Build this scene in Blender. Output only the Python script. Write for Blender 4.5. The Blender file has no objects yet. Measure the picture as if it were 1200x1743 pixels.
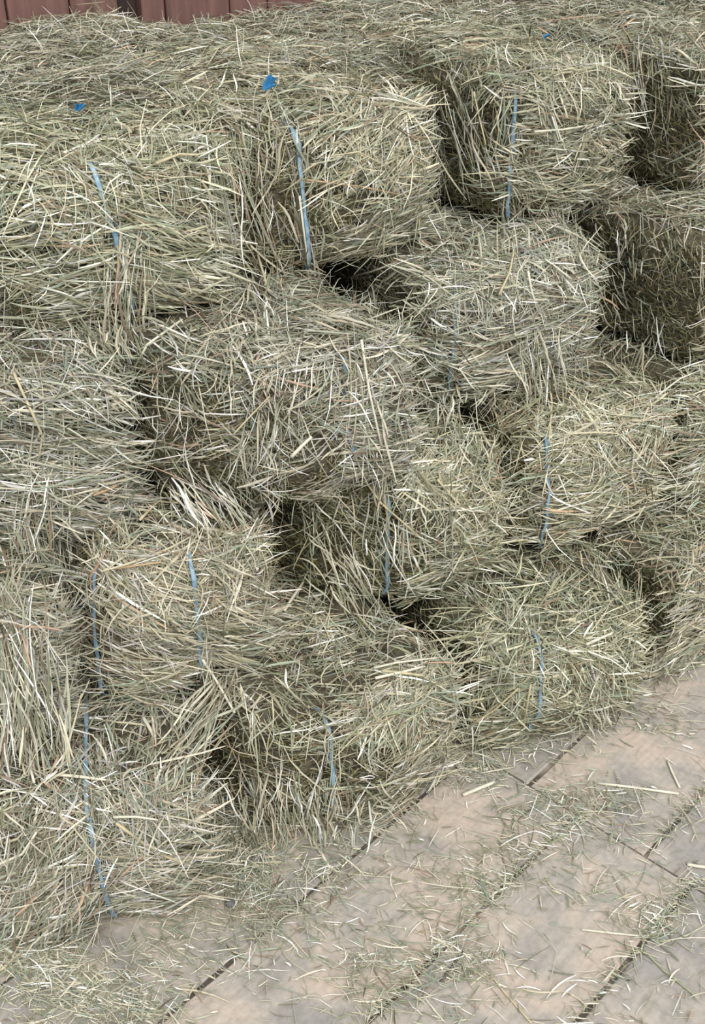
import bpy, bmesh, math, random
import numpy as np
from mathutils import Vector, Matrix, noise
from mathutils.bvhtree import BVHTree

rng = np.random.default_rng(7)
random.seed(7)
scene = bpy.context.scene
COL = scene.collection

# ------------------------------------------------------------------ camera
F_PX, W_PX, H_PX = 2000.0, 1200.0, 1743.0
PITCH = math.radians(33.4)
CAM_Z = 2.14
cam_data = bpy.data.cameras.new('camera')
cam_data.sensor_fit = 'VERTICAL'
cam_data.sensor_height = 36.0
cam_data.sensor_width = 36.0
cam_data.lens = F_PX / H_PX * 36.0
cam_data.clip_start = 0.05
cam = bpy.data.objects.new('camera', cam_data)
cam.location = (0, 0, CAM_Z)
cam.rotation_euler = (math.pi / 2 - PITCH, 0, 0)
COL.objects.link(cam)
scene.camera = cam

# ------------------------------------------------------------------ light
world = bpy.data.worlds.new('overcast_sky')
scene.world = world
world.use_nodes = True
bg = world.node_tree.nodes['Background']
bg.inputs['Color'].default_value = (0.92, 0.965, 1.0, 1)
bg.inputs['Strength'].default_value = 0.88

sun_data = bpy.data.lights.new('soft_daylight', 'SUN')
sun_data.energy = 2.9
sun_data.angle = math.radians(40)
sun_data.color = (1.0, 0.985, 0.965)
sun = bpy.data.objects.new('soft_daylight', sun_data)
sun.rotation_euler = Vector((-0.30, 0.75, -1.0)).to_track_quat('-Z', 'Y').to_euler()
sun.location = (1, -2, 4)
COL.objects.link(sun)

scene.view_settings.view_transform = 'Standard'
scene.view_settings.look = 'None'
scene.view_settings.exposure = 0.06
scene.view_settings.gamma = 1.0
scene.view_settings.use_curve_mapping = False


# ------------------------------------------------------------------ helpers
def lin(c):
    return tuple(((v / 255) / 12.92 if v / 255 <= 0.04045 else ((v / 255 + 0.055) / 1.055) ** 2.4) for v in c)


def pixel_ray(x, y):
    a = (x - W_PX / 2) / F_PX
    b = -(y - H_PX / 2) / F_PX
    return Vector((a, math.cos(PITCH) + b * math.sin(PITCH), -math.sin(PITCH) + b * math.cos(PITCH))).normalized()


def on_plane(x, y, z):
    d = pixel_ray(x, y)
    t = (z - CAM_Z) / d.z
    return Vector((d.x * t, d.y * t, z))


def tag(o, label=None, category=None, group=None, kind=None):
    if label: o['label'] = label
    if category: o['category'] = category
    if group: o['group'] = group
    if kind: o['kind'] = kind
    return o


def empty(name, loc=(0, 0, 0), rz=0.0):
    o = bpy.data.objects.new(name, None)
    o.empty_display_size = 0.1
    o.location = loc
    o.rotation_euler = (0, 0, rz)
    COL.objects.link(o)
    return o


def link(name, me, mat, parent=None):
    o = bpy.data.objects.new(name, me)
    if mat and not me.materials:
        me.materials.append(mat)
    o.parent = parent
    COL.objects.link(o)
    return o


def mesh_arrays(name, verts, quads, cols=None, smooth=True):
    me = bpy.data.meshes.new(name)
    nv, nf = len(verts), len(quads)
    k = quads.shape[1]
    me.vertices.add(nv)
    me.vertices.foreach_set('co', np.ascontiguousarray(verts, dtype=np.float32).ravel())
    me.loops.add(nf * k)
    me.loops.foreach_set('vertex_index', np.ascontiguousarray(quads, dtype=np.int32).ravel())
    me.polygons.add(nf)
    me.polygons.foreach_set('loop_start', np.arange(0, nf * k, k, dtype=np.int32))
    me.polygons.foreach_set('loop_total', np.full(nf, k, dtype=np.int32))
    if smooth:
        me.polygons.foreach_set('use_smooth', np.ones(nf, dtype=bool))
    if cols is not None:
        a = me.color_attributes.new('strand_color', 'FLOAT_COLOR', 'POINT')
        c4 = np.ones((nv, 4), dtype=np.float32)
        c4[:, :3] = cols
        a.data.foreach_set('color', c4.ravel())
    me.update(calc_edges=True)
    return me


def new_mat(name):
    m = bpy.data.materials.new(name)
    m.use_nodes = True
    return m, m.node_tree, m.node_tree.nodes['Principled BSDF']


def N(nt, kind, **kw):
    n = nt.nodes.new(kind)
    for k, v in kw.items():
        setattr(n, k, v)
    return n


def norm(a):
    return a / np.maximum(np.linalg.norm(a, axis=-1, keepdims=True), 1e-9)


# ------------------------------------------------------------------ materials
def make_strand_mat():
    m, nt, b = new_mat('dry_hay_strands')
    at = N(nt, 'ShaderNodeAttribute', attribute_name='strand_color')
    tc = N(nt, 'ShaderNodeTexCoord')
    no = N(nt, 'ShaderNodeTexNoise')
    no.inputs['Scale'].default_value = 90
    no.inputs['Detail'].default_value = 2
    mr = N(nt, 'ShaderNodeMapRange')
    mr.inputs['To Min'].default_value = 0.72
    mr.inputs['To Max'].default_value = 1.25
    mx = N(nt, 'ShaderNodeVectorMath', operation='SCALE')
    nt.links.new(tc.outputs['Object'], no.inputs['Vector'])
    nt.links.new(no.outputs['Fac'], mr.inputs['Value'])
    nt.links.new(at.outputs['Color'], mx.inputs[0])
    nt.links.new(mr.outputs['Result'], mx.inputs['Scale'])
    nt.links.new(mx.outputs['Vector'], b.inputs['Base Color'])
    b.inputs['Roughness'].default_value = 0.55
    b.inputs['Specular IOR Level'].default_value = 0.35
    return m


def make_body_mat():
    m, nt, b = new_mat('packed_hay')
    tc = N(nt, 'ShaderNodeTexCoord')
    mp = N(nt, 'ShaderNodeMapping')
    mp.inputs['Scale'].default_value = (18, 30, 90)
    no = N(nt, 'ShaderNodeTexNoise')
    no.inputs['Scale'].default_value = 1.5
    no.inputs['Detail'].default_value = 6
    cr = N(nt, 'ShaderNodeValToRGB')
    cr.color_ramp.elements[0].position = 0.3
    cr.color_ramp.elements[0].color = (*lin((54, 48, 36)), 1)
    cr.color_ramp.elements[1].position = 0.7
    cr.color_ramp.elements[1].color = (*lin((112, 105, 84)), 1)
    bp = N(nt, 'ShaderNodeBump')
    bp.inputs['Strength'].default_value = 0.8
    bp.inputs['Distance'].default_value = 0.01
    nt.links.new(tc.outputs['Object'], mp.inputs['Vector'])
    nt.links.new(mp.outputs['Vector'], no.inputs['Vector'])
    nt.links.new(no.outputs['Fac'], cr.inputs['Fac'])
    nt.links.new(cr.outputs['Color'], b.inputs['Base Color'])
    nt.links.new(no.outputs['Fac'], bp.inputs['Height'])
    nt.links.new(bp.outputs['Normal'], b.inputs['Normal'])
    b.inputs['Roughness'].default_value = 0.9
    return m


def make_twine_mat():
    m, nt, b = new_mat('blue_plastic_twine')
    tc = N(nt, 'ShaderNodeTexCoord')
    no = N(nt, 'ShaderNodeTexNoise')
    no.inputs['Scale'].default_value = 60
    cr = N(nt, 'ShaderNodeValToRGB')
    cr.color_ramp.elements[0].position = 0.35
    cr.color_ramp.elements[0].color = (*lin((108, 140, 160)), 1)
    cr.color_ramp.elements[1].position = 0.7
    cr.color_ramp.elements[1].color = (*lin((158, 180, 192)), 1)
    nt.links.new(tc.outputs['Object'], no.inputs['Vector'])
    nt.links.new(no.outputs['Fac'], cr.inputs['Fac'])
    nt.links.new(cr.outputs['Color'], b.inputs['Base Color'])
    b.inputs['Roughness'].default_value = 0.45
    return m


def make_knot_mat():
    m, nt, b = new_mat('bright_blue_twine_end')
    tc = N(nt, 'ShaderNodeTexCoord')
    no = N(nt, 'ShaderNodeTexNoise')
    no.inputs['Scale'].default_value = 150
    cr = N(nt, 'ShaderNodeValToRGB')
    cr.color_ramp.elements[0].color = (*lin((40, 110, 165)), 1)
    cr.color_ramp.elements[1].color = (*lin((85, 165, 215)), 1)
    nt.links.new(tc.outputs['Object'], no.inputs['Vector'])
    nt.links.new(no.outputs['Fac'], cr.inputs['Fac'])
    nt.links.new(cr.outputs['Color'], b.inputs['Base Color'])
    b.inputs['Roughness'].default_value = 0.4
    return m


def make_board_mat():
    m, nt, b = new_mat('dusty_floor_boards')
    tc = N(nt, 'ShaderNodeTexCoord')
    oi = N(nt, 'ShaderNodeObjectInfo')
    add = N(nt, 'ShaderNodeVectorMath', operation='ADD')
    sc = N(nt, 'ShaderNodeVectorMath', operation='SCALE')
    sc.inputs['Scale'].default_value = 37.0
    cmb = N(nt, 'ShaderNodeCombineXYZ')
    nt.links.new(oi.outputs['Random'], cmb.inputs['X'])
    nt.links.new(oi.outputs['Random'], cmb.inputs['Y'])
    nt.links.new(cmb.outputs['Vector'], sc.inputs[0])
    nt.links.new(tc.outputs['Object'], add.inputs[0])
    nt.links.new(sc.outputs['Vector'], add.inputs[1])
    # broad dirt patches
    n1 = N(nt, 'ShaderNodeTexNoise')
    n1.inputs['Scale'].default_value = 3.6
    n1.inputs['Detail'].default_value = 8
    n1.inputs['Roughness'].default_value = 0.66
    n1.inputs['Distortion'].default_value = 0.6
    nt.links.new(add.outputs['Vector'], n1.inputs['Vector'])
    cr = N(nt, 'ShaderNodeValToRGB')
    e = cr.color_ramp.elements
    e[0].position = 0.40
    e[0].color = (*lin((152, 146, 140)), 1)
    e[1].position = 0.60
    e[1].color = (*lin((187, 171, 156)), 1)
    x = e.new(0.5)
    x.color = (*lin((171, 162, 151)), 1)
    nt.links.new(n1.outputs['Fac'], cr.inputs['Fac'])
    # fine wood grain along the board (local x)
    mp = N(nt, 'ShaderNodeMapping')
    mp.inputs['Scale'].default_value = (4, 60, 1)
    nt.links.new(add.outputs['Vector'], mp.inputs['Vector'])
    n2 = N(nt, 'ShaderNodeTexNoise')
    n2.inputs['Scale'].default_value = 1.0
    n2.inputs['Detail'].default_value = 4
    nt.links.new(mp.outputs['Vector'], n2.inputs['Vector'])
    # chaff dust
    n3 = N(nt, 'ShaderNodeTexNoise')
    n3.inputs['Scale'].default_value = 70
    n3.inputs['Detail'].default_value = 3
    nt.links.new(add.outputs['Vector'], n3.inputs['Vector'])
    mr = N(nt, 'ShaderNodeMapRange')
    mr.inputs['From Min'].default_value = 0.3
    mr.inputs['From Max'].default_value = 0.7
    mr.inputs['To Min'].default_value = 0.9
    mr.inputs['To Max'].default_value = 1.07
    nt.links.new(n2.outputs['Fac'], mr.inputs['Value'])
    mr3 = N(nt, 'ShaderNodeMapRange')
    mr3.inputs['From Min'].default_value = 0.3
    mr3.inputs['From Max'].default_value = 0.7
    mr3.inputs['To Min'].default_value = 0.87
    mr3.inputs['To Max'].default_value = 1.06
    nt.links.new(n3.outputs['Fac'], mr3.inputs['Value'])
    mul = N(nt, 'ShaderNodeMath', operation='MULTIPLY')
    nt.links.new(mr.outputs['Result'], mul.inputs[0])
    nt.links.new(mr3.outputs['Result'], mul.inputs[1])
    mx = N(nt, 'ShaderNodeVectorMath', operation='SCALE')
    nt.links.new(cr.outputs['Color'], mx.inputs[0])
    nt.links.new(mul.outputs['Value'], mx.inputs['Scale'])
    nt.links.new(mx.outputs['Vector'], b.inputs['Base Color'])
    bp = N(nt, 'ShaderNodeBump')
    bp.inputs['Strength'].default_value = 0.25
    bp.inputs['Distance'].default_value = 0.004
    nt.links.new(n2.outputs['Fac'], bp.inputs['Height'])
    nt.links.new(bp.outputs['Normal'], b.inputs['Normal'])
    b.inputs['Roughness'].default_value = 0.75
    b.inputs['Specular IOR Level'].default_value = 0.3
    return m


def make_wood_mat(name, c0, c1):
    m, nt, b = new_mat(name)
    tc = N(nt, 'ShaderNodeTexCoord')
    oi = N(nt, 'ShaderNodeObjectInfo')
    add = N(nt, 'ShaderNodeVectorMath', operation='ADD')
    nt.links.new(tc.outputs['Object'], add.inputs[0])
    nt.links.new(oi.outputs['Random'], add.inputs[1])
    mp = N(nt, 'ShaderNodeMapping')
    mp.inputs['Scale'].default_value = (40, 40, 2.5)
    nt.links.new(add.outputs['Vector'], mp.inputs['Vector'])
    n = N(nt, 'ShaderNodeTexNoise')
    n.inputs['Scale'].default_value = 1.0
    n.inputs['Detail'].default_value = 5
    nt.links.new(mp.outputs['Vector'], n.inputs['Vector'])
    cr = N(nt, 'ShaderNodeValToRGB')
    cr.color_ramp.elements[0].position = 0.3
    cr.color_ramp.elements[0].color = (*lin(c0), 1)
    cr.color_ramp.elements[1].position = 0.7
    cr.color_ramp.elements[1].color = (*lin(c1), 1)
    nt.links.new(n.outputs['Fac'], cr.inputs['Fac'])
    nt.links.new(cr.outputs['Color'], b.inputs['Base Color'])
    b.inputs['Roughness'].default_value = 0.7
    return m


M_STRAND = make_strand_mat()
M_BODY = make_body_mat()
M_TWINE = make_twine_mat()
M_KNOT = make_knot_mat()
M_BOARD = make_board_mat()
M_SUB = make_wood_mat('dirt_and_dust_in_joints', (78, 70, 62), (160, 148, 134))
for _n in M_SUB.node_tree.nodes:
    if _n.type == 'MAPPING': _n.inputs['Scale'].default_value = (7, 5, 5)
    if _n.type == 'VALTORGB':
        _n.color_ramp.elements[0].position = .45
        _n.color_ramp.elements[1].position = .62
M_WALL = make_wood_mat('red_brown_wall_boards', (94, 66, 60), (126, 92, 84))
M_BACK = make_wood_mat('dark_wall_backing', (40, 27, 24), (58, 40, 35))

# strand colours (sRGB)
PAL = np.array([lin(c) for c in [
    (238, 236, 226),   # 0 bleached straw
    (206, 199, 176),   # 1 straw
    (184, 176, 150),   # 2 dull straw
    (163, 164, 142),   # 3 sage
    (132, 134, 106),   # 4 olive
    (146, 156, 136),   # 5 grey green
    (140, 122, 102),   # 6 brown
    (176, 171, 166),   # 7 grey
    (88, 82, 62),      # 8 dark
    (196, 164, 138),   # 9 reddish straw
    (124, 119, 80),    # 10 fresh-cut olive
    (150, 144, 104),   # 11 pale cut green
]])
MIX = {
    'front': [.13, .20, .18, .16, .11, .07, .06, .05, .03, .01],
    'cut':   [.01, .04, .09, .09, .10, .03, .08, .00, .18, .00, .26, .12],
    'top':   [.04, .11, .16, .21, .20, .10, .08, .05, .04, .01],
    'floor': [.09, .18, .19, .20, .16, .10, .06, .01, .01, .00],
}


def pick_colors(kind, n, shift=None):
    p = np.zeros(len(PAL)); p[:len(MIX[kind])] = MIX[kind]; p = p / p.sum()
    c = PAL[rng.choice(len(PAL), n, p=p)].copy()
    c *= rng.uniform(0.70, 1.20, (n, 1))
    if shift is not None:
        c *= shift
    return np.clip(c, 0, 0.95)


def strand_geo(P, D, U, L, Wd, bendU, bendS, col, K=4, taper=0.35, twist=None, kink=None):
    """bent V-section blades: P centre, D direction, U up, L length, Wd width"""
    n = len(P)
    D = norm(D)
    S = norm(np.cross(D, U))
    U = np.cross(S, D)
    if twist is None:
        twist = rng.normal(0, 0.6, n)
    S2 = S * np.cos(twist)[:, None] + U * np.sin(twist)[:, None]
    U2 = -S * np.sin(twist)[:, None] + U * np.cos(twist)[:, None]
    t = np.linspace(-0.5, 0.5, K + 1)
    q = (t * t - 1 / 12.0) * 4
    path = (P[:, None, :] + D[:, None, :] * (L[:, None] * t)[:, :, None]
            + U[:, None, :] * ((bendU * L)[:, None] * q)[:, :, None]
            + S[:, None, :] * ((bendS * L)[:, None] * q)[:, :, None])
    if kink is not None:
        path = path + S[:, None, :] * ((kink * L)[:, None] * np.sin(t * 7.0))[:, :, None]
    wt = (1 - (np.abs(t) * 2) ** 2 * (1 - taper))
    w = (Wd[:, None] * wt)[:, :, None]
    a = path - S2[:, None, :] * w * 0.5
    b = path + U2[:, None, :] * w * 0.38
    c = path + S2[:, None, :] * w * 0.5
    V = np.stack([a, b, c], axis=2).reshape(-1, 3)            # n,(K+1),3
    base = (np.arange(n) * (K + 1) * 3)[:, None, None]
    k = np.arange(K)[None, :, None]
    s = np.arange(2)[None, None, :]
    i0 = base + k * 3 + s
    Q = np.stack([i0, i0 + 1, i0 + 4, i0 + 3], axis=-1).reshape(-1, 4)
    C = np.repeat(col, (K + 1) * 3, axis=0)
    return V, Q, C


def join_geo(parts):
    vs, qs, cs, o = [], [], [], 0
    for V, Q, C in parts:
        vs.append(V); qs.append(Q + o); cs.append(C); o += len(V)
    return np.concatenate(vs), np.concatenate(qs), np.concatenate(cs)


# ------------------------------------------------------------------ floor
AZ = math.radians(42.6)                       # direction in which the boards run
BU = Vector((math.sin(AZ), math.cos(AZ), 0))  # along
BV = Vector((math.cos(AZ), -math.sin(AZ), 0)) # across (to the right)
floor_rot = math.pi / 2 - AZ                  # local x along the boards, local -y is BV


def box_mesh(name, x0, x1, y0, y1, z0, z1, bevel=0.003, seg=1):
    bm = bmesh.new()
    bmesh.ops.create_cube(bm, size=1.0)
    for v in bm.verts:
        v.co = Vector((x0 if v.co.x < 0 else x1, y0 if v.co.y < 0 else y1, z0 if v.co.z < 0 else z1))
    if bevel:
        bmesh.ops.bevel(bm, geom=bm.edges[:], offset=bevel, segments=seg, affect='EDGES')
    me = bpy.data.meshes.new(name)
    bm.to_mesh(me); bm.free()
    return me


floor_me = box_mesh('floor', -2.2, 5.2, -1.2, 4.2, -0.09, -0.0065, 0)
floor = link('floor', floor_me, M_SUB)
floor.rotation_euler = (0, 0, floor_rot)
tag(floor, 'dusty pale floor of wide boards strewn with loose hay', kind='structure')
# local y = -(offset across);  bay one joints at v = ... -1.23, -0.93, -0.617
U_CROSS = 1.787


def floor_board(x0, x1, y0, y1, top):
    """one long board with slightly chewed edges and a small chamfer"""
    n = max(8, int((x1 - x0) / .035))
    sd = random.uniform(0, 100)
    V, Fc = [], []
    for i in range(n + 1):
        x = x0 + (x1 - x0) * i / n
        if i in (0, n):
            x += (1 if i == 0 else -1) * .001
        a = y0 + .0015 + .0032 * noise.noise(Vector((x * 9, sd, 0))) + .0018 * noise.noise(Vector((x * 40, sd, 3)))
        b = y1 - .0015 + .0032 * noise.noise(Vector((x * 9, sd, 9))) + .0018 * noise.noise(Vector((x * 40, sd, 7)))
        V += [(x, a, -.03), (x, a, top - .004), (x, a + .004, top), (x, b - .004, top), (x, b, top - .004), (x, b, -.03)]
    for i in range(n):
        for k in range(6):
            k2 = (k + 1) % 6
            Fc.append((i * 6 + k2, i * 6 + k, (i + 1) * 6 + k, (i + 1) * 6 + k2))
    Fc.append(tuple(range(6))); Fc.append(tuple(n * 6 + k for k in (5, 4, 3, 2, 1, 0)))
    me = bpy.data.meshes.new('board')
    me.from_pydata(V, [], Fc)
    me.update()
    return me


def lay_bay(u0, u1, v_first, v_last, step):
    v = v_first
    while v < v_last:
        w = step
        g = 0.0024 + 0.0016 * random.random()
        me = floor_board(u0 + 0.002, u1 - 0.002, -(v + w) + g, -v - g, random.uniform(-0.0025, 0.0))
        o = link('board', me, M_BOARD, floor)
        o.rotation_euler = (random.uniform(-.001, .001), random.uniform(-.0006, .0006), 0)
        v += w


lay_bay(-2.1, U_CROSS, -1.23 - 8 * 0.3065, 1.1, 0.3065)
lay_bay(U_CROSS, 5.1, -1.06 - 9 * 0.325, 1.1, 0.325)

# ------------------------------------------------------------------ back wall
WALL_ROT = math.radians(37)
wall_pt = Vector((-0.75, 3.50, 0))
wd = Vector((math.cos(WALL_ROT), math.sin(WALL_ROT), 0))
wall = link('wall_back', box_mesh('wall_back', -1.2, 3.4, 0.035, 0.10, 0.0, 2.6, 0), M_BACK)
wall.location = wall_pt
wall.rotation_euler = (0, 0, WALL_ROT)
tag(wall, 'red-brown vertical board wall behind the top of the hay stack', kind='structure')


def wall_s(px):
    """where the sight line of an image column at the top edge meets the wall"""
    d = pixel_ray(px, 15)
    n = Vector((-wd.y, wd.x, 0))
    t = (wall_pt - Vector((0, 0, CAM_Z))).dot(n) / d.dot(n)
    return (Vector((0, 0, CAM_Z)) + d * t - wall_pt).dot(wd)


edges = [wall_s(p) for p in (12, 120, 203)]
edges2 = [wall_s(p) for p in (240, 282, 392, 457, 560, 668, 770, 905)]
s = edges[0]
left_edges = []
while s > -1.15:
    s -= 0.17
    left_edges.insert(0, s)
run1 = left_edges + edges
run2 = edges2[:]
while run2[-1] < 3.2:
    run2.append(run2[-1] + 0.24)
for run in (run1, run2):
    for a, b in zip(run[:-1], run[1:]):
        me = box_mesh('board', a + 0.003, b - 0.003, 0.0 + random.uniform(-.002, .003), 0.034, 0.02, 2.58, 0.003)
        link('board', me, M_WALL, wall)

# ------------------------------------------------------------------ hay bales
# front-left corner x,y, base z, rotation (deg), width, length, height, twines [(offset from left, lift)], label
TH = 0.36
G = 'hay bales in the stepped stack'
BALES = [
    # top tier
    dict(k='4a', fa=(.22, .38), fl=(-.715, 2.27), z=3 * TH, r=22, w=.49, l=.85, tw=[(.235, .034, .06), (.40, .0)],
         label='leftmost hay bale of the top tier, blue twine slanting down its front'),
    dict(k='4b', fa=(.3, -.2), fl=(-.225, 2.52), z=3 * TH, r=38, w=.53, cham=(.18, .15), l=.84, tw=[(.15, .034, .03), (.42, .0)],
         label='top tier hay bale with twine at its near corner and bright blue twine tuft above'),
    dict(k='4c', fa=(.9, .25), fl=(.385, 2.93), z=3 * TH, r=36, w=.44, l=.80, tw=[(.03, .024), (.31, .0)],
         label='top tier hay bale between the two dark green cut sides at right'),
    dict(k='4d', fl=(.935, 3.14), z=3 * TH, r=40, w=.45, l=.72, tw=[(.08, .02), (.33, .0)],
         label='top right corner hay bale showing only its dark cut side'),
    # third tier
    dict(k='3a', fa=(.35, .45), fl=(-.90, 2.0), z=2 * TH, r=14, w=.46, l=.88, tw=[(.235, .012), (.39, .0)],
         label='hay bale at left edge in the second tier from the top'),
    dict(k='3b', fa=(.0, .18), fl=(-.335, 2.026), z=2 * TH, r=32, w=.56, cham=(.24, .16), l=.88, tw=[(.38, .018), (.16, .0)],
         label='hay bale at stack centre with big rounded green cut side facing left'),
    dict(k='3c', fa=(.5, .15), fl=(.145, 2.585), z=2 * TH, r=25, w=.55, l=.85, tw=[(.115, .018), (.36, .002)],
         label='hay bale right of centre with straw tips ending at a dark cut side'),
    dict(k='3d', fl=(.93, 2.80), z=2 * TH, r=40, w=.45, l=.85, tw=[(.08, .02), (.33, .0)],
         label='shaded hay bale at right edge directly under the top right bale'),
    # second tier
    dict(k='2a', fl=(-1.0, 1.71), z=1 * TH, r=18, w=.45, l=.88, tw=[(.12, .0), (.33, .0)],
         label='hay bale at left edge covered with long hanging pale strands'),
    dict(k='2b', fa=(.1, .34), fl=(-.565, 1.93), z=1 * TH, r=17, w=.42, l=.88, tw=[(.025, .036), (.235, .036)],
         label='hay bale showing two upright blue twines beside the dark hole'),
    dict(k='2c', fl=(-.038, 2.174), z=1 * TH, r=33, w=.51, cham=(.19, .15), l=.88, tw=[(.15, .020), (.40, .0)],
         label='hay bale right of the dark hole with its cut side facing left'),
    dict(k='2d', fa=(-.3, .1), fl=(.43, 2.48), z=1 * TH, r=25, w=.44, l=.88, tw=[(.06, .028), (.33, .0)],
         label='hay bale under the dark overhang right of centre, short blue twine'),
    dict(k='2e', fl=(.865, 2.70), z=1 * TH, r=28, w=.45, l=.85, tw=[(.12, .0), (.33, .0)],
         label='hay bale at right edge halfway up the stack above the floor corner bale'),
    # bottom tier
    dict(k='1a', fa=(-.55, .25), fl=(-.775, 1.575), z=0, r=11, w=.48, l=.88, tw=[(.26, .036, .02, .03), (.40, .0)],
         label='bottom left hay bale on the floor split by one blue twine'),
    dict(k='1b', fa=(.2, .12), fl=(-.163, 1.767), z=0, r=36, w=.50, cham=(.20, .15), l=.88, tw=[(.15, .026), (.40, .0)],
         label='bottom tier hay bale jutting a shaggy corner onto the floor boards'),
    dict(k='1c', fa=(-.25, .3), fl=(.27, 2.12), z=0, r=20, w=.50, l=.88, tw=[(.185, .034), (.40, .0)],
         label='long bottom tier hay bale with one blue twine above the board corner'),
    dict(k='1d', fl=(.81, 2.38), z=0, r=36, w=.45, l=.88, tw=[(.12, .0), (.33, .0)],
         label='rightmost bottom tier hay bale cut off by the picture edge'),
]


def bale_matrix(b):
    r = math.radians(b['r'])
    c, s_ = math.cos(r), math.sin(r)
    loc = Vector((b['fl'][0] + .5 * b['w'] * c, b['fl'][1] + .5 * b['w'] * s_, b['z']))
    return Matrix.Translation(loc) @ Matrix.Rotation(r, 4, 'Z')


for i, b in enumerate(BALES):
    b['M'] = bale_matrix(b)
    b['Mi'] = b['M'].inverted()
    b['seed'] = Vector((i * 7.3, i * 3.1, i * 5.7))


def inside_other(b, pts, pad=0.015):
    """mask of local points of bale b buried inside another bale"""
    Mw = np.array(b['M'])
    wp = pts @ Mw[:3, :3].T + Mw[:3, 3]
    m = np.zeros(len(pts), bool)
    for o in BALES:
        if o is b: continue
        Mi = np.array(o['Mi'])
        q = wp @ Mi[:3, :3].T + Mi[:3, 3]
        m |= ((np.abs(q[:, 0]) < o['w'] / 2 - pad) & (q[:, 1] > pad) & (q[:, 1] < o['l'] - pad)
              & (q[:, 2] > pad - .02) & (q[:, 2] < TH - pad))
    return m


def shape_point(b, p):
    """box point -> rounded, bulged, twine-cinched bale surface (local)"""
    w, l, h = b['w'] - .03, b['l'] - .02, TH - .012
    c = Vector((0, l / 2 + .015, h / 2 + .002))
    half = Vector((w / 2, l / 2, h / 2))
    q = Vector((p.x * half.x, p.y * half.y, p.z * half.z))
    r = 0.055
    inn = Vector((max(-half.x + r, min(half.x - r, q.x)), max(-half.y + r, min(half.y - r, q.y)), max(-half.z + r, min(half.z - r, q.z))))
    d = q - inn
    n = d.normalized() if d.length > 1e-6 else Vector((0, 0, 1))
    q = inn + n * r
    if 'cham' in b:                      # slumped, heavily rounded front-left corner
        ca, cc = b['cham']
        dx, dy = q.x + half.x, q.y + half.y
        e_ = 1 - dx / ca - dy / cc
        if e_ > 0:
            g2 = Vector((1 / ca, 1 / cc, 0))
            q = q + g2 * (e_ / g2.length_squared) * .92
            n = (n * .3 - g2.normalized()).normalized()
    # bulge of the front face and the cut side
    fy = max(0.0, -n.y)
    bul = 0.018 * fy * (1 - (p.x) ** 2) * (1 - (p.z) ** 2) * 1.6
    for tx, lift in [t[:2] for t in b['tw']]:
        x = tx - b['w'] / 2
        g = math.exp(-((q.x - x) / 0.03) ** 2)
        bul -= (0.014 + .25 * lift) * g * (fy + 0.6 * max(0, n.z))
    ns = noise.noise(q * 5.0 + b['seed']) * 0.030 + noise.noise(q * 13.0 + b['seed']) * 0.010
    if n.z < -.5:
        ns = -abs(ns) * .2
    q = q + n * (bul + ns)
    q.z = max(q.z, -c.z + .002)
    return q + c, n


def make_body(b):
    bm = bmesh.new()
    bmesh.ops.create_cube(bm, size=2.0)
    bmesh.ops.subdivide_edges(bm, edges=bm.edges[:], cuts=17, use_grid_fill=True)
    for v in bm.verts:
        # denser toward edges
        p = Vector((math.sin(v.co.x * math.pi / 2), math.sin(v.co.y * math.pi / 2), math.sin(v.co.z * math.pi / 2)))
        v.co, _ = shape_point(b, p)
    bmesh.ops.triangulate(bm, faces=bm.faces[:])
    bm.normal_update()
    me = bpy.data.meshes.new('packed_body')
    for f in bm.faces: f.smooth = True
    bm.to_mesh(me)
    tri = np.array([[v.co[:] for v in f.verts] for f in bm.faces])
    bm.free()
    return me, tri


def sample_tris(tri, weight_fn, n):
    a, bb, c = tri[:, 0], tri[:, 1], tri[:, 2]
    cr = np.cross(bb - a, c - a)
    ar = np.linalg.norm(cr, axis=1) / 2
    nr = norm(cr)
    wgt = ar * weight_fn(nr, (a + bb + c) / 3)
    idx = rng.choice(len(tri), n, p=wgt / wgt.sum())
    u, v = rng.random(n), rng.random(n)
    f = u + v > 1
    u[f], v[f] = 1 - u[f], 1 - v[f]
    P = a[idx] + u[:, None] * (bb - a)[idx] + v[:, None] * (c - a)[idx]
    return P, nr[idx]


def wave(P, seed, f):
    return (np.sin(P[:, 0] * f * 1.3 + seed) * np.cos(P[:, 2] * f + seed * 2.1) + np.sin(P[:, 1] * f * .9 + P[:, 2] * f * .7 + seed * .7)) * .5


def lay(P, Nn, ang, t1, t2):
    return t1 * np.cos(ang)[:, None] + t2 * np.sin(ang)[:, None]


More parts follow.
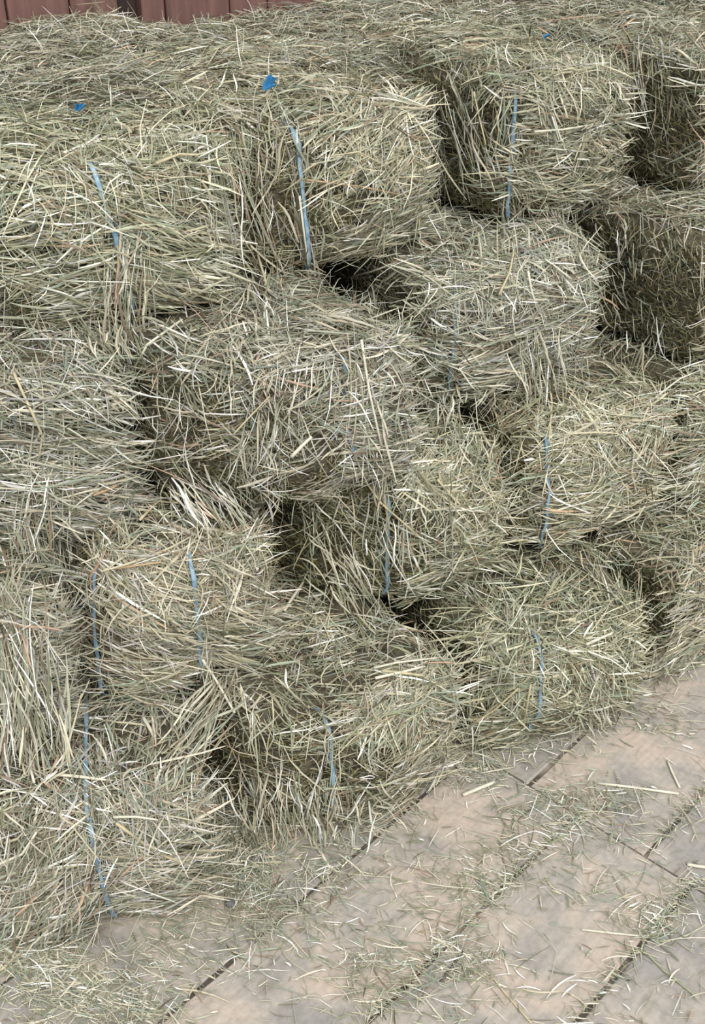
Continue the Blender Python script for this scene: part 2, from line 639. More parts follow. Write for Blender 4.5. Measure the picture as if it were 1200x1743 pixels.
def bale_strands(b, tri, n_front=3000, n_cut=3000, n_top=1900, n_right=350):
    geo = []
    sd = rng.uniform(0, 6)
    tint = np.array([1, 1, 1]) * rng.uniform(.92, 1.06) * np.array([1.0, rng.uniform(.97, 1.02), rng.uniform(.92, 1.03)])
    zup = np.array([0, 0, 1.0])

    def is_cut(n_, c_, reach=1.12):
        m_ = (n_[:, 0] < -.45) & (n_[:, 2] < .55)
        if 'cham' in b:
            ca, cc = b['cham']
            e_ = (c_[:, 0] + b['w'] / 2 - .015) / ca + (c_[:, 1] - .015) / cc
            m_ |= (e_ < reach) & (n_[:, 2] < .55) & (n_[:, 1] < .2)
        return m_ & (n_[:, 2] > -.75)

    def cull_twine(P, off):
        """strands lying over an exposed twine are mostly pushed aside"""
        keep = np.ones(len(P), bool)
        for tx, lift in [t[:2] for t in b['tw']]:
            if lift < .01: continue
            x = tx - b['w'] / 2
            near = (np.abs(P[:, 0] - x) < .045) & (P[:, 1] < .12) & (off > lift - .012)
            keep &= ~(near & (rng.random(len(P)) < .62))
        return keep

    def finish(P, Nn, D, L, Wd, bu, bs, kind, K=4, lift=None, twine=True):
        bad = inside_other(b, P + Nn * .012)
        if twine and lift is not None:
            bad |= ~cull_twine(P, lift)
        k = ~bad
        n = k.sum()
        if n == 0: return
        geo.append(strand_geo(P[k], D[k], Nn[k], L[k], Wd[k], bu[k], bs[k], pick_colors(kind, n, tint), K=K,
                              kink=rng.normal(0, .014, n)))

    # ---- front end: mostly horizontal folded stalks, in tufts
    nt_ = n_front // 14
    P0, N0 = sample_tris(tri, lambda n_, c_: np.clip(-n_[:, 1], 0, 1) ** 1.0 * (n_[:, 2] > -.75) * np.where(is_cut(n_, c_, 1.3), .05, 1.0), nt_)
    rep = 14
    P = np.repeat(P0, rep, 0); Nn = np.repeat(N0, rep, 0)
    m = len(P)
    fa = b.get('fa', (0.0, 0.12))
    tx0 = b['tw'][0][0] - b['w'] / 2
    flow = fa[0] + (fa[1] - fa[0]) / (1 + np.exp(-(P0[:, 0] - tx0) / .02))
    tang = np.repeat(flow + rng.normal(0, .20, nt_) + .28 * wave(P0, sd, 11), rep)
    wild = np.repeat(rng.random(nt_) < .17, rep)
    tang = np.where(wild, np.repeat(rng.uniform(-1.5, 1.5, nt_), rep), tang)
    ang = tang + rng.normal(0, .2, m)
    t1 = norm(np.cross(np.tile(zup, (m, 1)), -Nn)); t1 = np.where(np.linalg.norm(t1, axis=1, keepdims=True) < .5, np.array([[1., 0, 0]]), t1)
    t1 *= -1
    t2 = np.cross(t1, Nn)
    D = lay(P, Nn, ang, t1, t2)
    # spread the tuft
    P = P + D * rng.normal(0, .03, (m, 1)) + np.cross(D, Nn) * rng.normal(0, .013, (m, 1))
    off = np.abs(np.repeat(rng.normal(.006, .010, nt_), rep) + rng.normal(0, .006, m)) + .001
    P = P + Nn * off[:, None]
    D = norm(D + Nn * rng.normal(.05, .12, (m, 1)))
    L = np.clip(rng.lognormal(math.log(.082), .42, m), .03, .22)
    Wd = rng.gamma(6, .0006, m).clip(.0018, .0062)
    finish(P, Nn, D, L, Wd, -np.abs(rng.normal(.012, .03, m)), rng.normal(0, .032, m), 'front', lift=off)

    # ---- cut side (left): short stubs standing out and leaning, upright flakes
    P, Nn = sample_tris(tri, lambda n_, c_: (is_cut(n_, c_, 1.2) * np.where(c_[:, 1] < .2, 1.5, 1.0) + .3 * (n_[:, 0] < -.3) * (n_[:, 2] > -.75)) * np.where(c_[:, 1] < .55, 1.0, .3), n_cut)
    m = len(P)
    t1 = np.tile(zup, (m, 1))
    t2 = norm(np.cross(t1, Nn))
    ang = rng.normal(0, .9, m) + .6 * wave(P, sd, 14)
    D = norm(lay(P, Nn, ang, t1, t2) * rng.uniform(.4, 1.3, (m, 1)) + Nn * np.abs(rng.normal(.45, .35, (m, 1))))
    L = np.clip(rng.lognormal(math.log(.034), .5, m), .012, .11)
    off = rng.uniform(.001, .012, m)
    P = P + Nn * off[:, None]
    Wd = rng.uniform(.002, .0046, m)
    finish(P, Nn, D, L, Wd, rng.normal(0, .08, m), rng.normal(0, .10, m), 'cut', K=3, lift=off, twine=False)

    # ---- top: loose, every direction, also hanging over the front edge
    nt_ = n_top // 10
    P0, N0 = sample_tris(tri, lambda n_, c_: np.clip(n_[:, 2], 0, 1) * np.where(c_[:, 1] < .6, 1, .75), nt_)
    rep = 10
    P = np.repeat(P0, rep, 0); Nn = np.repeat(N0, rep, 0)
    m = len(P)
    ang = np.repeat(rng.uniform(0, math.pi, nt_), rep) + rng.normal(0, .45, m)
    t1 = norm(np.cross(Nn, np.tile(np.array([0, 1., 0]), (m, 1)))); t2 = np.cross(Nn, t1)
    D = lay(P, Nn, ang, t1, t2)
    P = P + D * rng.normal(0, .03, (m, 1)) + np.cross(D, Nn) * rng.normal(0, .02, (m, 1))
    off = np.abs(rng.normal(.008, .012, m)) + .001
    P = P + Nn * off[:, None]
    D = norm(D + Nn * rng.normal(.03, .14, (m, 1)))
    L = np.clip(rng.lognormal(math.log(.07), .45, m), .025, .2)
    Wd = rng.gamma(6, .0006, m).clip(.0018, .006)
    finish(P, Nn, D, L, Wd, -np.abs(rng.normal(.015, .04, m)), rng.normal(0, .045, m), 'top', lift=off, twine=False)

    # ---- right side
    P, Nn = sample_tris(tri, lambda n_, c_: np.clip(n_[:, 0], 0, 1) * (n_[:, 2] > -.75) * (c_[:, 1] < .5), n_right)
    m = len(P)
    t1 = np.tile(np.array([0, 1., 0]), (m, 1)); t2 = np.tile(zup, (m, 1))
    D = norm(lay(P, Nn, rng.normal(0, .6, m), t1, t2) + Nn * rng.normal(.1, .2, (m, 1)))
    P = P + Nn * rng.uniform(.002, .02, (m, 1))
    finish(P, Nn, D, np.clip(rng.lognormal(math.log(.06), .4, m), .02, .16), rng.uniform(.0018, .004, m),
           rng.normal(0, .06, m), rng.normal(0, .08, m), 'front')

    # ---- fringe: strands hanging down over the front edge and corner
    m = 420
    P, Nn = sample_tris(tri, lambda n_, c_: ((np.abs(n_[:, 2] - .6) < .35) & (n_[:, 1] < -.25)) * 1.0 + .15 * ((n_[:, 0] < -.4) & (n_[:, 1] < -.4)), m)
    D = np.stack([rng.normal(0, .45, m), rng.normal(-.25, .2, m), -np.abs(rng.normal(.8, .4, m))], 1)
    P = P + Nn * rng.uniform(.008, .03, (m, 1)) + norm(D) * .03
    finish(P, Nn, D, np.clip(rng.lognormal(math.log(.09), .4, m), .04, .24), rng.uniform(.0018, .004, m),
           rng.normal(-.05, .06, m), rng.normal(0, .08, m), 'front', lift=np.full(m, .02))
    # ---- flyaway wisps all over
    m = 260
    P, Nn = sample_tris(tri, lambda n_, c_: (n_[:, 2] > -.6) * (n_[:, 1] < .5) * (c_[:, 1] < .6) * np.where(is_cut(n_, c_, 1.3), .12, 1.0), m)
    D = norm(rng.normal(0, 1, (m, 3)) + Nn * .3)
    P = P + Nn * rng.uniform(.012, .035, (m, 1))
    finish(P, Nn, D, np.clip(rng.lognormal(math.log(.10), .4, m), .04, .26), rng.uniform(.0013, .003, m),
           rng.normal(-.05, .08, m), rng.normal(0, .1, m), 'front', lift=np.full(m, .01))
    return join_geo(geo)


def tube_mesh(name, pts, wa, wb, ups, sides=6):
    """flattened tube along pts; wa half width sideways, wb half width along ups"""
    pts = [Vector(p) for p in pts]
    n = len(pts)
    V = []
    for i, p in enumerate(pts):
        d = (pts[min(i + 1, n - 1)] - pts[max(i - 1, 0)]).normalized()
        u = Vector(ups[i]) if not isinstance(ups, Vector) else ups
        s_ = d.cross(u)
        s_ = s_.normalized() if s_.length > 1e-5 else d.orthogonal().normalized()
        u = s_.cross(d)
        a = wa[i] if hasattr(wa, '__len__') else wa
        bb = wb[i] if hasattr(wb, '__len__') else wb
        for k in range(sides):
            th = 2 * math.pi * k / sides
            V.append(p + s_ * (math.cos(th) * a) + u * (math.sin(th) * bb))
    F = []
    for i in range(n - 1):
        for k in range(sides):
            k2 = (k + 1) % sides
            F.append((i * sides + k, i * sides + k2, (i + 1) * sides + k2, (i + 1) * sides + k))
    me = bpy.data.meshes.new(name)
    F.append(tuple(range(sides - 1, -1, -1)))
    F.append(tuple((n - 1) * sides + k for k in range(sides)))
    me.from_pydata([v[:] for v in V], [], F)
    for f in me.polygons: f.use_smooth = True
    me.update()
    return me


def make_twine(b, tx, lift, parent, tilt=0.0, top_lift=0.0):
    x = (tx - b['w'] / 2) / ((b['w'] - .03) / 2)
    x = max(-.97, min(.97, x))
    pts, ups, wa = [], [], []
    path = []
    for y in np.linspace(.5, -1, 16): path.append((x - tilt * 2, y, 1))
    for z in np.linspace(1, -1, 15)[1:]: path.append((x - tilt * 2 * z, -1, z))
    for i, (px_, py_, pz_) in enumerate(path):
        p, n = shape_point(b, Vector((px_, py_, pz_)))
        n2 = Vector((0, n.y, n.z)).normalized() if abs(n.y) + abs(n.z) > .1 else n
        o = lift if py_ <= -.93 else (top_lift if top_lift and py_ < -.3 else -.010)
        if abs(n.x) > .3 and lift > .01:
            n2 = n
        wob = noise.noise(Vector((i * .6, tx * 9, 0)) + b['seed'])
        q = p + n2 * (o + (.004 if o < .005 else .013) * wob) + Vector((.005 * wob, 0, 0))
        q.z = max(q.z, .004)
        pts.append(q); ups.append(n2)
        wa.append(.0052 + .0030 * noise.noise(Vector((i * .9, 4, tx * 5)) + b['seed']))
    me = tube_mesh('twine', pts, wa, .0016, ups)
    return tag(link('twine', me, M_TWINE, parent), 'pale blue plastic baling twine')


bodies = []
bale_obj = {}
twine_obj = {}
for b in BALES:
    e = empty('hay_bale', b['M'].translation, math.radians(b['r']))
    tag(e, b['label'], 'hay bale', G)
    bale_obj[b['k']] = e
    me, tri = make_body(b)
    link('packed_body', me, M_BODY, e)
    big = dict(n_front=3600, n_cut=3400, n_top=2300)
    V, Q, C = bale_strands(b, tri, **big)
    sm = mesh_arrays('hay_strands', V, Q, C)
    tag(link('hay_strands', sm, M_STRAND, e), kind='stuff')
    for t in b['tw']:
        tw_ = make_twine(b, t[0], t[1], e, *t[2:])
        twine_obj.setdefault(b['k'], tw_)
    Mw = np.array(b['M'])
    bodies.append((b, tri.reshape(-1, 3) @ Mw[:3, :3].T + Mw[:3, 3]))

# surfaces that loose things rest on
bv_v, bv_f, bv_owner = [], [], []
for b, pts in bodies:
    o = len(bv_v)
    bv_v.extend(map(tuple, pts))
    n = len(pts) // 3
    bv_f.extend([(o + 3 * i, o + 3 * i + 1, o + 3 * i + 2) for i in range(n)])
    bv_owner.extend([b['k']] * n)
BVH = BVHTree.FromPolygons(bv_v, bv_f)


def surface_hit(x, y):
    loc, nrm, idx, dist = BVH.ray_cast(Vector((0, 0, CAM_Z)), pixel_ray(x, y))
    if loc is None:
        p = on_plane(x, y, 0.0)
        return p, Vector((0, 0, 1)), None
    return loc, nrm, bv_owner[idx]


# ------------------------------------------------------------------ loose hay heaped on top, up to the wall
def wall_xy(s_, t):
    n = Vector((wd.y, -wd.x, 0))      # out of the wall, into the room
    return wall_pt + wd * s_ + n * t


def top_height(s_, t):
    p = wall_xy(s_, t)
    h = 1.425 + .020 * noise.noise(Vector((p.x * 3.0, p.y * 3.0, 2))) + .016 * noise.noise(Vector((p.x * 9, p.y * 9, 5)))
    h += .06 * math.exp(-((s_ + .0) / .13) ** 2) * math.exp(-((t - .08) / .2) ** 2)
    h += .035 * max(0, min(1, (s_ - .9) / .6)) + .05 * max(0, min(1, (-s_ - .02) / .15))
    edge = max(0.0, (t - .62) / .2)
    return h - .10 * edge ** 1.5


gs, gt = 70, 26
S0, S1, T0, T1 = -.62, 1.95, .006, .86
hv = [(*wall_xy(S0 + (S1 - S0) * i / gs, T0 + (T1 - T0) * j / gt).xy, top_height(S0 + (S1 - S0) * i / gs, T0 + (T1 - T0) * j / gt))
      for i in range(gs + 1) for j in range(gt + 1)]
nv0 = len(hv)
hv += [(v[0], v[1], 1.36) for v in hv]
hf = []
ix = lambda i, j: i * (gt + 1) + j
for i in range(gs):
    for j in range(gt):
        q = (ix(i, j), ix(i, j + 1), ix(i + 1, j + 1), ix(i + 1, j))
        hf.append(q[::-1]); hf.append(tuple(k + nv0 for k in q))
for i in range(gs):
    for j in (0, gt):
        q = (ix(i, j), ix(i + 1, j), ix(i + 1, j) + nv0, ix(i, j) + nv0)
        hf.append(q if j else q[::-1])
for j in range(gt):
    for i in (0, gs):
        q = (ix(i, j), ix(i, j + 1), ix(i, j + 1) + nv0, ix(i, j) + nv0)
        hf.append(q[::-1] if i else q)
hme = bpy.data.meshes.new('loose_hay_blanket')
hme.from_pydata(hv, [], hf)
for f in hme.polygons: f.use_smooth = True
hme.update()
heap = link('loose_hay_blanket', hme, M_BODY)
tag(heap, 'loose hay blanket on top of the stack against the red board wall', 'loose hay', kind='stuff')
n = 15000
ss, tt = rng.uniform(S0, S1, n), T0 + (T1 - T0) * rng.random(n) ** .95
P = np.array([(*wall_xy(a, c).xy, top_height(a, c)) for a, c in zip(ss, tt)])
P[:, 2] += np.abs(rng.normal(.006, .010, n))
ang = rng.uniform(0, math.pi, n // 10 + 1).repeat(10)[:n] + rng.normal(0, .6, n)
D = np.stack([np.cos(ang), np.sin(ang), rng.normal(.02, .16, n)], 1)
P = P - np.array([wd.y, -wd.x, 0]) * -np.clip(.035 - tt, 0, 1)[:, None]
U = np.tile(np.array([0, 0, 1.]), (n, 1))
geo = [strand_geo(P, D, U, np.clip(rng.lognormal(math.log(.065), .45, n), .025, .19), rng.uniform(.0018, .004, n),
                  -np.abs(rng.normal(.02, .04, n)), rng.normal(0, .05, n), pick_colors('top', n), K=3)]
# wisps standing up against the wall
m = 350
ss, tt = rng.uniform(S0, S1, m), rng.uniform(.05, .4, m)
P = np.array([(*wall_xy(a, c).xy, top_height(a, c) + .02) for a, c in zip(ss, tt)])
D = np.stack([rng.normal(0, .7, m), rng.normal(0, .2, m), np.abs(rng.normal(.6, .4, m))], 1)
geo.append(strand_geo(P, D, np.tile(np.array([0, -1., 0]), (m, 1)), rng.uniform(.04, .12, m), rng.uniform(.0012, .003, m),
                      rng.normal(0, .1, m), rng.normal(0, .1, m), pick_colors('front', m), K=4))
tag(link('hay_strands', mesh_arrays('hay_strands', *join_geo(geo)), M_STRAND, heap), kind='stuff')

# ------------------------------------------------------------------ loose hay on the floor
CLUMPS = [  # image position of a drift of hay, spread (m), strands
    (60, 1690, .10, 420), (0, 1640, .10, 300), (150, 1640, .12, 260), (250, 1570, .10, 160), (160, 1720, .10, 220),
    (420, 1440, .07, 200), (480, 1470, .10, 220), (590, 1400, .09, 220), (680, 1350, .08, 160), (800, 1330, .09, 180), (860, 1300, .08, 180),
    (950, 1270, .10, 120), (1050, 1240, .10, 120), (1150, 1180, .10, 120), (1000, 1385, .10, 220), (900, 1440, .08, 120),
    (1080, 1370, .10, 150), (1140, 1500, .10, 170), (1110, 1570, .07, 90), (760, 1540, .09, 120), (720, 1620, .09, 130), (640, 1700, .09, 140),
    (810, 1640, .06, 110), (640, 1630, .05, 60), (560, 1600, .12, 90), (880, 1520, .06, 60), (1000, 1650, .15, 70), (1150, 1690, .12, 80),
    (450, 1600, .10, 80), (380, 1680, .12, 90), (700, 1480, .12, 90), (330, 1530, .10, 130), (90, 1600, .08, 200), (870, 1380, .08, 110)]
fp = []
for (x, y, sp, k) in CLUMPS:
    c = on_plane(x, y, 0)
    k = int(k * 1.25)
    for sub in range(3):             # broken up into smaller drifts
        ox, oy = random.gauss(0, sp * .7), random.gauss(0, sp * .5)
        fp.append(np.stack([rng.normal(c.x + ox, sp * .6, k // 3), rng.normal(c.y + oy, sp * .4, k // 3)], 1))
fp.append(np.stack([rng.uniform(-1.1, 1.3, 1100), rng.uniform(1.15, 2.7, 1100)], 1))
for v, u0, u1, k in ((-1.23, .6, 1.5, 90), (-.925, .85, 1.78, 420), (-.617, 1.3, 1.8, 160), (-.735, 1.8, 2.3, 180)):   # caught in the joints
    u = rng.uniform(u0, u1, k); vv = rng.normal(v, .014, k)
    fp.append(np.stack([BU.x * u + BV.x * vv, BU.y * u + BV.y * vv], 1))
fp = np.concatenate(fp)
# keep the strands out of the bales
P3 = np.concatenate([fp, np.full((len(fp), 1), .1)], 1)
bad = np.zeros(len(P3), bool)
for o in BALES:
    if o['z'] > 0: continue
    Mi = np.array(o['Mi'])
    q = P3 @ Mi[:3, :3].T + Mi[:3, 3]
    bad |= (np.abs(q[:, 0]) < o['w'] / 2 - .02) & (q[:, 1] > .03) & (q[:, 1] < o['l'])
fp = fp[~bad]
n = len(fp)
ang = rng.uniform(0, math.pi, n)
ang = np.where(rng.random(n) < .45, rng.normal(math.radians(165), .45, n), ang)
L = np.clip(rng.lognormal(math.log(.031), .6, n), .008, .15)
Wd = np.where(rng.random(n) < .3, rng.uniform(.0024, .0044, n), rng.uniform(.0011, .0024, n))
P = np.concatenate([fp, (.0025 + np.abs(rng.normal(0, .004, n)))[:, None]], 1)
D = np.stack([np.cos(ang), np.sin(ang), rng.normal(0, .04, n)], 1)
V, Q, C = strand_geo(P, D, np.tile(np.array([0, 0, 1.]), (n, 1)), L, Wd, -np.abs(rng.normal(0, .02, n)), rng.normal(0, .055, n),
                     pick_colors('floor', n), K=4, twist=rng.normal(0, .35, n))
V[:, 2] = np.maximum(V[:, 2], .0006)
fl_hay = link('scattered_hay', mesh_arrays('scattered_hay', V, Q, C), M_STRAND)
tag(fl_hay, 'short pale hay strands scattered and drifted over the floor boards', 'loose hay', kind='stuff')

# ------------------------------------------------------------------ tufts hanging down over the bale faces
# image start, image end, sideways spread (m), strands, length (m)
TUFTS = [
    ((200, 400), (195, 590), .030, 90, .12), ((510, 260), (520, 440), .022, 110, .14), ((885, 430), (925, 690), .045, 130, .13),
    ((60, 930), (110, 1140), .07, 260, .15), ((20, 1080), (55, 1320), .05, 200, .17), ((60, 760), (40, 930), .035, 120, .15),
    ((330, 960), (335, 1110), .030, 80, .12), ((350, 1080), (365, 1220), .02, 50, .12), ((470, 480), (455, 640), .02, 40, .15),
    ((420, 560), (455, 800), .030, 110, .12), ((330, 820), (400, 900), .06, 110, .09), ((150, 560), (190, 620), .05, 70, .09),
    ((660, 300), (665, 420), .020, 50, .10), ((745, 180), (765, 330), .02, 45, .13), ((860, 200), (870, 380), .02, 60, .13),
    ((600, 640), (625, 780), .03, 50, .13), ((560, 900), (640, 1040), .05, 120, .10), ((760, 660), (770, 780), .03, 60, .10),
    ((120, 1020), (150, 1200), .02, 60, .14), ((560, 1330), (560, 1430), .05, 110, .08), ((450, 1330), (470, 1430), .06, 120, .07),
    ((620, 1300), (720, 1330), .06, 90, .09), ((820, 1180), (860, 1260), .06, 100, .09), ((1000, 1150), (1050, 1220), .07, 100, .09),
    ((160, 1270), (185, 1380), .02, 50, .11), ((940, 700), (945, 860), .03, 50, .11),
    ((1080, 760), (1090, 860), .03, 50, .09), ((680, 830), (690, 960), .05, 80, .12), ((300, 260), (330, 420), .06, 60, .14),
    ((390, 1190), (300, 1300), .03, 60, .15), ((120, 1430), (60, 1580), .07, 160, .14), ((30, 1430), (0, 1560), .06, 110, .14),
    ((790, 140), (835, 290), .06, 60, .13), ((1120, 105), (1135, 220), .06, 50, .10), ((1085, 110), (1100, 310), .02, 60, .13),
    ((400, 250), (430, 420), .05, 60, .12), ((1110, 380), (1120, 620), .05, 50, .07),
    ((390, 470), (470, 560), .04, 70, .15), ((100, 590), (230, 700), .04, 70, .15), ((960, 420), (1050, 560), .06, 90, .10),
]
tuft_parts = {}
for (a, c, sp, cnt, ln) in TUFTS:
    A_, nA, kA = surface_hit(*a)
    C_, nC, kC = surface_hit(*c)
    own = kA or kC
    if own is None: continue
    A_, C_ = np.array(A_), np.array(C_)
    nn = norm(np.array((nA + nC).normalized()) + np.array([0, -.3, .25]))
    d0 = norm(C_ - A_)
    sd_ = norm(np.cross(d0, nn))
    t = rng.uniform(0, 1, cnt)
    P = A_ + (C_ - A_) * t[:, None] + sd_ * rng.normal(0, sp, (cnt, 1)) + nn * (rng.uniform(.010, .040, (cnt, 1)))
    D = d0 + sd_ * rng.normal(0, .22, (cnt, 1)) + nn * rng.normal(0, .10, (cnt, 1)) + np.array([0, 0, -.12])
    L = np.clip(rng.lognormal(math.log(ln * .85), .35, cnt), .04, .26)
    g = strand_geo(P, D, np.tile(nn, (cnt, 1)), L, rng.gamma(6, .0006, cnt).clip(.0018, .006), rng.normal(-.02, .035, cnt),
                   rng.normal(0, .04, cnt), pick_colors('front', cnt), K=5, kink=rng.normal(0, .02, cnt))
    tuft_parts.setdefault(own, []).append(g)
for own, gl in tuft_parts.items():
    V, Q, C = join_geo(gl)
    Mi = np.array(next(b_['Mi'] for b_ in BALES if b_['k'] == own))
    V = V @ Mi[:3, :3].T + Mi[:3, 3]
    tag(link('hanging_tuft', mesh_arrays('hanging_tuft', V, Q, C), M_STRAND, bale_obj[own]), kind='stuff')

# drift of loose hay lying in the gap between the two front bales
cx = np.array([-.265, 1.86])
n = 1500
along = rng.normal(0, .16, n); across = rng.normal(0, .055, n)
dv = np.array([-.35, .94]); dn = np.array([.94, .35])
P2 = cx + dv * along[:, None] + dn * across[:, None]
hgt = .05 * np.exp(-(across / .07) ** 2) * np.clip(.5 + along * 2.2, .05, 1)
P = np.concatenate([P2, (.004 + hgt * rng.random(n))[:, None]], 1)
ang = rng.uniform(0, math.pi, n)
D = np.stack([np.cos(ang), np.sin(ang), rng.normal(0, .2, n)], 1)
V, Q, C = strand_geo(P, D, np.tile(np.array([0, 0, 1.]), (n, 1)), np.clip(rng.lognormal(math.log(.055), .4, n), .02, .14),
                     rng.uniform(.0014, .0036, n), -np.abs(rng.normal(.02, .05, n)), rng.normal(0, .09, n), pick_colors('top', n), K=4)
V[:, 2] = np.maximum(V[:, 2], .001)
tag(link('hay_drift', mesh_arrays('hay_drift', V, Q, C), M_STRAND),
    'low drift of loose hay in the gap between the two front bales', 'loose hay', kind='stuff')

# ------------------------------------------------------------------ single stalks that stand out
def stalk_mat(name, c):
    return make_wood_mat(name, tuple(v * .86 for v in c), c)


M_ST = {'pale': stalk_mat('bleached_stalk', (226, 220, 198)), 'straw': stalk_mat('straw_stalk', (204, 190, 152)),
        'green': stalk_mat('green_stalk', (170, 174, 138)), 'tan': stalk_mat('tan_stalk', (190, 158, 122)),
        'dark': stalk_mat('dark_twig', (96, 88, 76))}


def stalk_points(pix, lift, mid_sag=0.0):
    hits = [surface_hit(x, y) for x, y in pix]
    pts = []
    ref = hits[0]
    for (loc, nrm, k) in hits:
        toward = (Vector((0, 0, CAM_Z)) - loc).normalized()
        pts.append(loc + nrm * lift * .6 + toward * lift * .6)
    return pts, hits


# (image points, thickness mm, tone): stalks lying on the bales
STALKS = [
    ([(612, 588), (622, 660), (640, 752)], 4.5, 'pale'), ([(530, 303), (610, 316), (692, 331)], 3.5, 'tan'),
    ([(518, 330), (524, 385), (530, 440)], 4.5, 'pale'), ([(226, 238), (236, 320), (288, 520)], 3.2, 'straw'),
    ([(440, 425), (455, 520), (448, 650)], 4, 'straw'), ([(905, 222), (950, 217), (994, 209)], 4, 'pale'),
    ([(992, 345), (1040, 325), (1068, 290)], 3.2, 'straw'), ([(1055, 52), (1092, 95), (1103, 148)], 3, 'straw'),
    ([(815, 160), (826, 200), (838, 245)], 3.5, 'straw'), ([(30, 645), (60, 700), (75, 730), (68, 775)], 4, 'straw'),
    ([(310, 560), (262, 595), (222, 660)], 4, 'pale'), ([(170, 580), (230, 650), (310, 795)], 3, 'green'),
    ([(490, 770), (510, 752), (525, 738)], 6, 'pale'), ([(390, 735), (425, 705), (460, 668)], 3, 'straw'),
    ([(150, 835), (185, 822), (215, 812)], 4, 'tan'), ([(240, 900), (270, 868), (302, 843)], 4, 'straw'),
    ([(425, 965), (445, 948), (465, 930)], 6, 'pale'), ([(445, 1008), (465, 978), (484, 950)], 5, 'straw'),
    ([(484, 1050), (503, 1022), (520, 996)], 6, 'pale'), ([(150, 975), (210, 968), (274, 961)], 4, 'tan'),
    ([(348, 1110), (375, 1165), (410, 1215)], 5, 'pale'), ([(300, 1290), (340, 1245), (378, 1213)], 4.5, 'straw'),
    ([(988, 1093), (1030, 1073), (1072, 1054)], 5.5, 'pale'), ([(880, 1232), (887, 1195), (894, 1160)], 5, 'straw'),
    ([(806, 1225), (840, 1198), (880, 1165)], 4.5, 'straw'), ([(605, 812), (650, 850), (705, 905)], 4, 'straw'),
    ([(735, 820), (765, 850), (792, 876)], 5, 'straw'), ([(785, 864), (805, 835), (822, 808)], 5, 'straw'),
    ([(0, 105), (25, 101), (48, 100)], 5, 'pale'), ([(136, 135), (155, 165), (185, 192)], 5, 'straw'),
    ([(265, 282), (300, 275), (337, 271)], 4.5, 'straw'), ([(605, 470), (645, 462), (690, 456)], 4.5, 'pale'),
    ([(922, 445), (940, 458), (962, 474)], 4, 'pale'), ([(845, 500), (862, 468), (875, 440)], 4.5, 'straw'),
    ([(878, 35), (877, 55), (876, 75)], 3.5, 'pale'), ([(800, 100), (828, 89), (855, 80)], 3.5, 'straw'),
    ([(325, 1225), (323, 1270), (322, 1335)], 3.5, 'straw'), ([(200, 1385), (230, 1386), (264, 1387)], 4, 'pale'),
    ([(245, 1232), (255, 1250), (262, 1268)], 6, 'pale'), ([(25, 1240), (45, 1290), (62, 1345)], 5.5, 'pale'),
    ([(15, 1220), (28, 1270), (48, 1330)], 4.5, 'straw'), ([(0, 1460), (40, 1440), (65, 1412)], 4.5, 'pale'),
    ([(640, 1165), (680, 1150), (720, 1140)], 5, 'pale'), ([(650, 1155), (690, 1158), (718, 1150)], 5, 'straw'),
    ([(640, 1150), (675, 1140), (735, 1130)], 4, 'pale'), ([(205, 1395), (260, 1440), (320, 1462)], 4.5, 'straw'),
    ([(1000, 140), (1025, 175), (1050, 205)], 3.5, 'straw'), ([(720, 690), (765, 688), (820, 692)], 3.5, 'straw'),
    ([(935, 660), (936, 700), (935, 752)], 4, 'straw'), ([(780, 620), (800, 650), (832, 688)], 3.5, 'pale'),
    ([(1068, 765), (1068, 800), (1078, 838)], 4, 'pale'), ([(895, 465), (900, 495), (903, 525)], 4.5, 'pale'),
    ([(660, 330), (668, 370), (664, 428)], 4, 'straw'), ([(640, 280), (600, 262), (560, 268)], 3, 'straw'),
]
for pix, th, tone in STALKS:
    pts, hits = stalk_points(pix, .036)
    own = hits[len(hits) // 2][2]
    if own is None: continue
    # refine into a smooth path
    P_ = []
    for i in range(len(pts) - 1):
        for k in range(3):
            P_.append(pts[i].lerp(pts[i + 1], k / 3))
    P_.append(pts[-1])
    Mi = next(b_['Mi'] for b_ in BALES if b_['k'] == own)
    P_ = [Mi @ p for p in P_]
    r_ = th / 1300
    me = tube_mesh('stalk', P_, [r_ * (1.0 - .35 * i / len(P_)) for i in range(len(P_))], [r_ * .7] * len(P_), Vector((0.1, -.7, .7)), 5)
    link('stalk', me, M_ST[tone], bale_obj[own])

# blue frayed twine ends on top of the stack
def twine_tuft(px_, py_, own, size):
    b = next(b_ for b_ in BALES if b_['k'] == own)
    c = on_plane(px_, py_, 1.488)
    bm = bmesh.new()
    for k in range(7):
        a = random.uniform(-.5, .5) + .7
        l_ = size * random.uniform(.7, 1.1)
        w_ = size * random.uniform(.10, .2)
        d = Vector((math.sin(a) * .6, random.uniform(-.2, .2), math.cos(a)))
        sd = d.cross(Vector((0, -1, .3))).normalized()
        o0 = Vector((random.uniform(-.2, .2) * size, random.uniform(-.1, .1) * size, -size * .55))
        rows = []
        for j in range(5):
            t = j / 4
            cc = o0 + d * l_ * t + Vector((.25 * size * t * t, -.25 * size * t * t, 0))
            ww = w_ * (1 - .5 * abs(t - .4))
            rows.append([bm.verts.new(cc - sd * ww), bm.verts.new(cc + Vector((0, -.0035, .001))), bm.verts.new(cc + sd * ww), bm.verts.new(cc + Vector((0, .0025, -.001)))])
        for r0, r1 in zip(rows[:-1], rows[1:]):
            for q in range(4):
                bm.faces.new((r0[q], r0[(q + 1) % 4], r1[(q + 1) % 4], r1[q]))
        bm.faces.new(rows[0]); bm.faces.new(rows[-1][::-1])
    me = bpy.data.meshes.new('twine_end')
    bm.to_mesh(me); bm.free()
    o = link('twine_end', me, M_KNOT, twine_obj[own])
    o.location = b['Mi'] @ c
    o.rotation_euler = (0, 0, -math.radians(b['r']))
    tag(o, 'bright blue frayed end of baling twine')


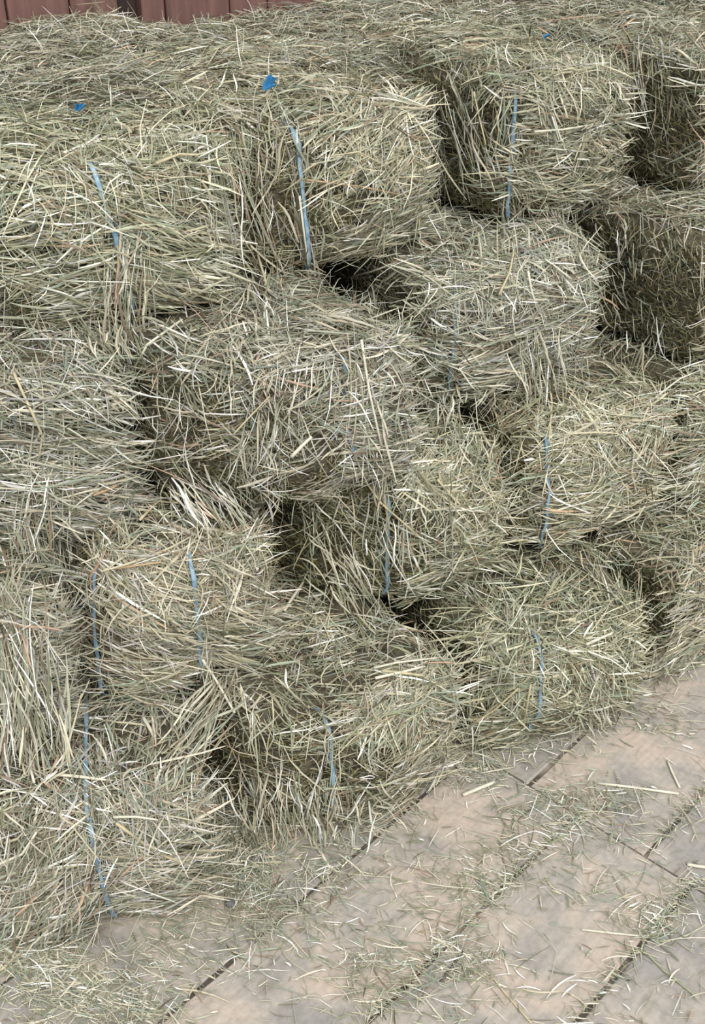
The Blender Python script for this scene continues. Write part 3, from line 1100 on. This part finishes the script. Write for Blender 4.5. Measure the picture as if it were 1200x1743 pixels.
twine_tuft(452, 138, '4b', .034)
twine_tuft(130, 178, '4a', .022)
twine_tuft(926, 58, '4c', .018)

# separate stalks and bits on the floor
LOOSE = [
    ([(1018, 1333), (1085, 1341), (1155, 1351)], 5, 'pale', 'straw_stalk', 'long pale straw stalk lying alone on the board below the rightmost bales', 'straw'),
    ([(788, 1353), (812, 1343), (842, 1331)], 7, 'pale', 'straw_stalk', 'short thick white straw piece on the floor left of the board corner', 'straw'),
    ([(524, 1415), (542, 1445), (562, 1477)], 5, 'pale', 'straw_stalk', 'pale straw stalk pointing out from the jutting shaggy bale corner', 'straw'),
    ([(1136, 1294), (1145, 1316), (1157, 1341)], 4, 'pale', 'straw_stalk', 'small upright-looking pale stalk near right edge by the floor stain', 'straw'),
    ([(750, 1672), (768, 1648), (788, 1620)], 5, 'dark', 'twig', 'dark grey twig lying on the boards near the bottom edge', 'twig'),
    ([(990, 1582), (1040, 1588), (1098, 1594)], 3.5, 'pale', 'straw_stalk', 'thin pale stalk lying level across the middle right boards', 'straw'),
    ([(832, 1655), (862, 1693), (905, 1742)], 3, 'straw', 'straw_stalk', 'thin straw stalk slanting down to the bottom edge', 'straw'),
    ([(1170, 1471), (1185, 1474), (1215, 1478)], 6, 'pale', 'straw_stalk', 'white straw piece at the right edge beside the cross joint', 'straw'),
    ([(0, 1652), (50, 1610), (98, 1574)], 5, 'straw', 'straw_stalk', 'long straw stalk leaning by the bottom left bale', 'straw'),
    ([(1095, 1617), (1130, 1652), (1190, 1700)], 3, 'green', 'straw_stalk', 'thin greenish stalk slanting across the lower right board', 'straw'),
]
for pix, th, tone, nm, lab, cat in LOOSE:
    r_ = th / 1400
    pts = [on_plane(x, y, r_ + .0012) for x, y in pix]
    P_ = []
    for i in range(len(pts) - 1):
        for k in range(3):
            P_.append(pts[i].lerp(pts[i + 1], k / 3))
    P_.append(pts[-1])
    base = P_[len(P_) // 2].copy(); base.z = 0
    me = tube_mesh(nm, [p - base for p in P_], [r_] * len(P_), r_ * .8, Vector((0, 0, 1)), 6)
    o = link(nm, me, M_ST[tone])
    o.location = base
    tag(o, lab, cat, 'single straws on the floor' if cat == 'straw' else None)

# small dark pebble
bm = bmesh.new()
bmesh.ops.create_icosphere(bm, subdivisions=3, radius=.0115)
for v in bm.verts:
    v.co *= 1 + .25 * noise.noise(v.co * 90)
    v.co.z *= .65
zmin = min(v.co.z for v in bm.verts)
for v in bm.verts: v.co.z -= zmin
for f in bm.faces: f.smooth = True
me = bpy.data.meshes.new('pebble'); bm.to_mesh(me); bm.free()
peb = link('pebble', me, stalk_mat('dark_grey_stone', (96, 94, 96)))
peb.location = on_plane(392, 1540, 0.0)
tag(peb, 'small dark grey pebble on the floor by the bottom left bale', 'pebble')
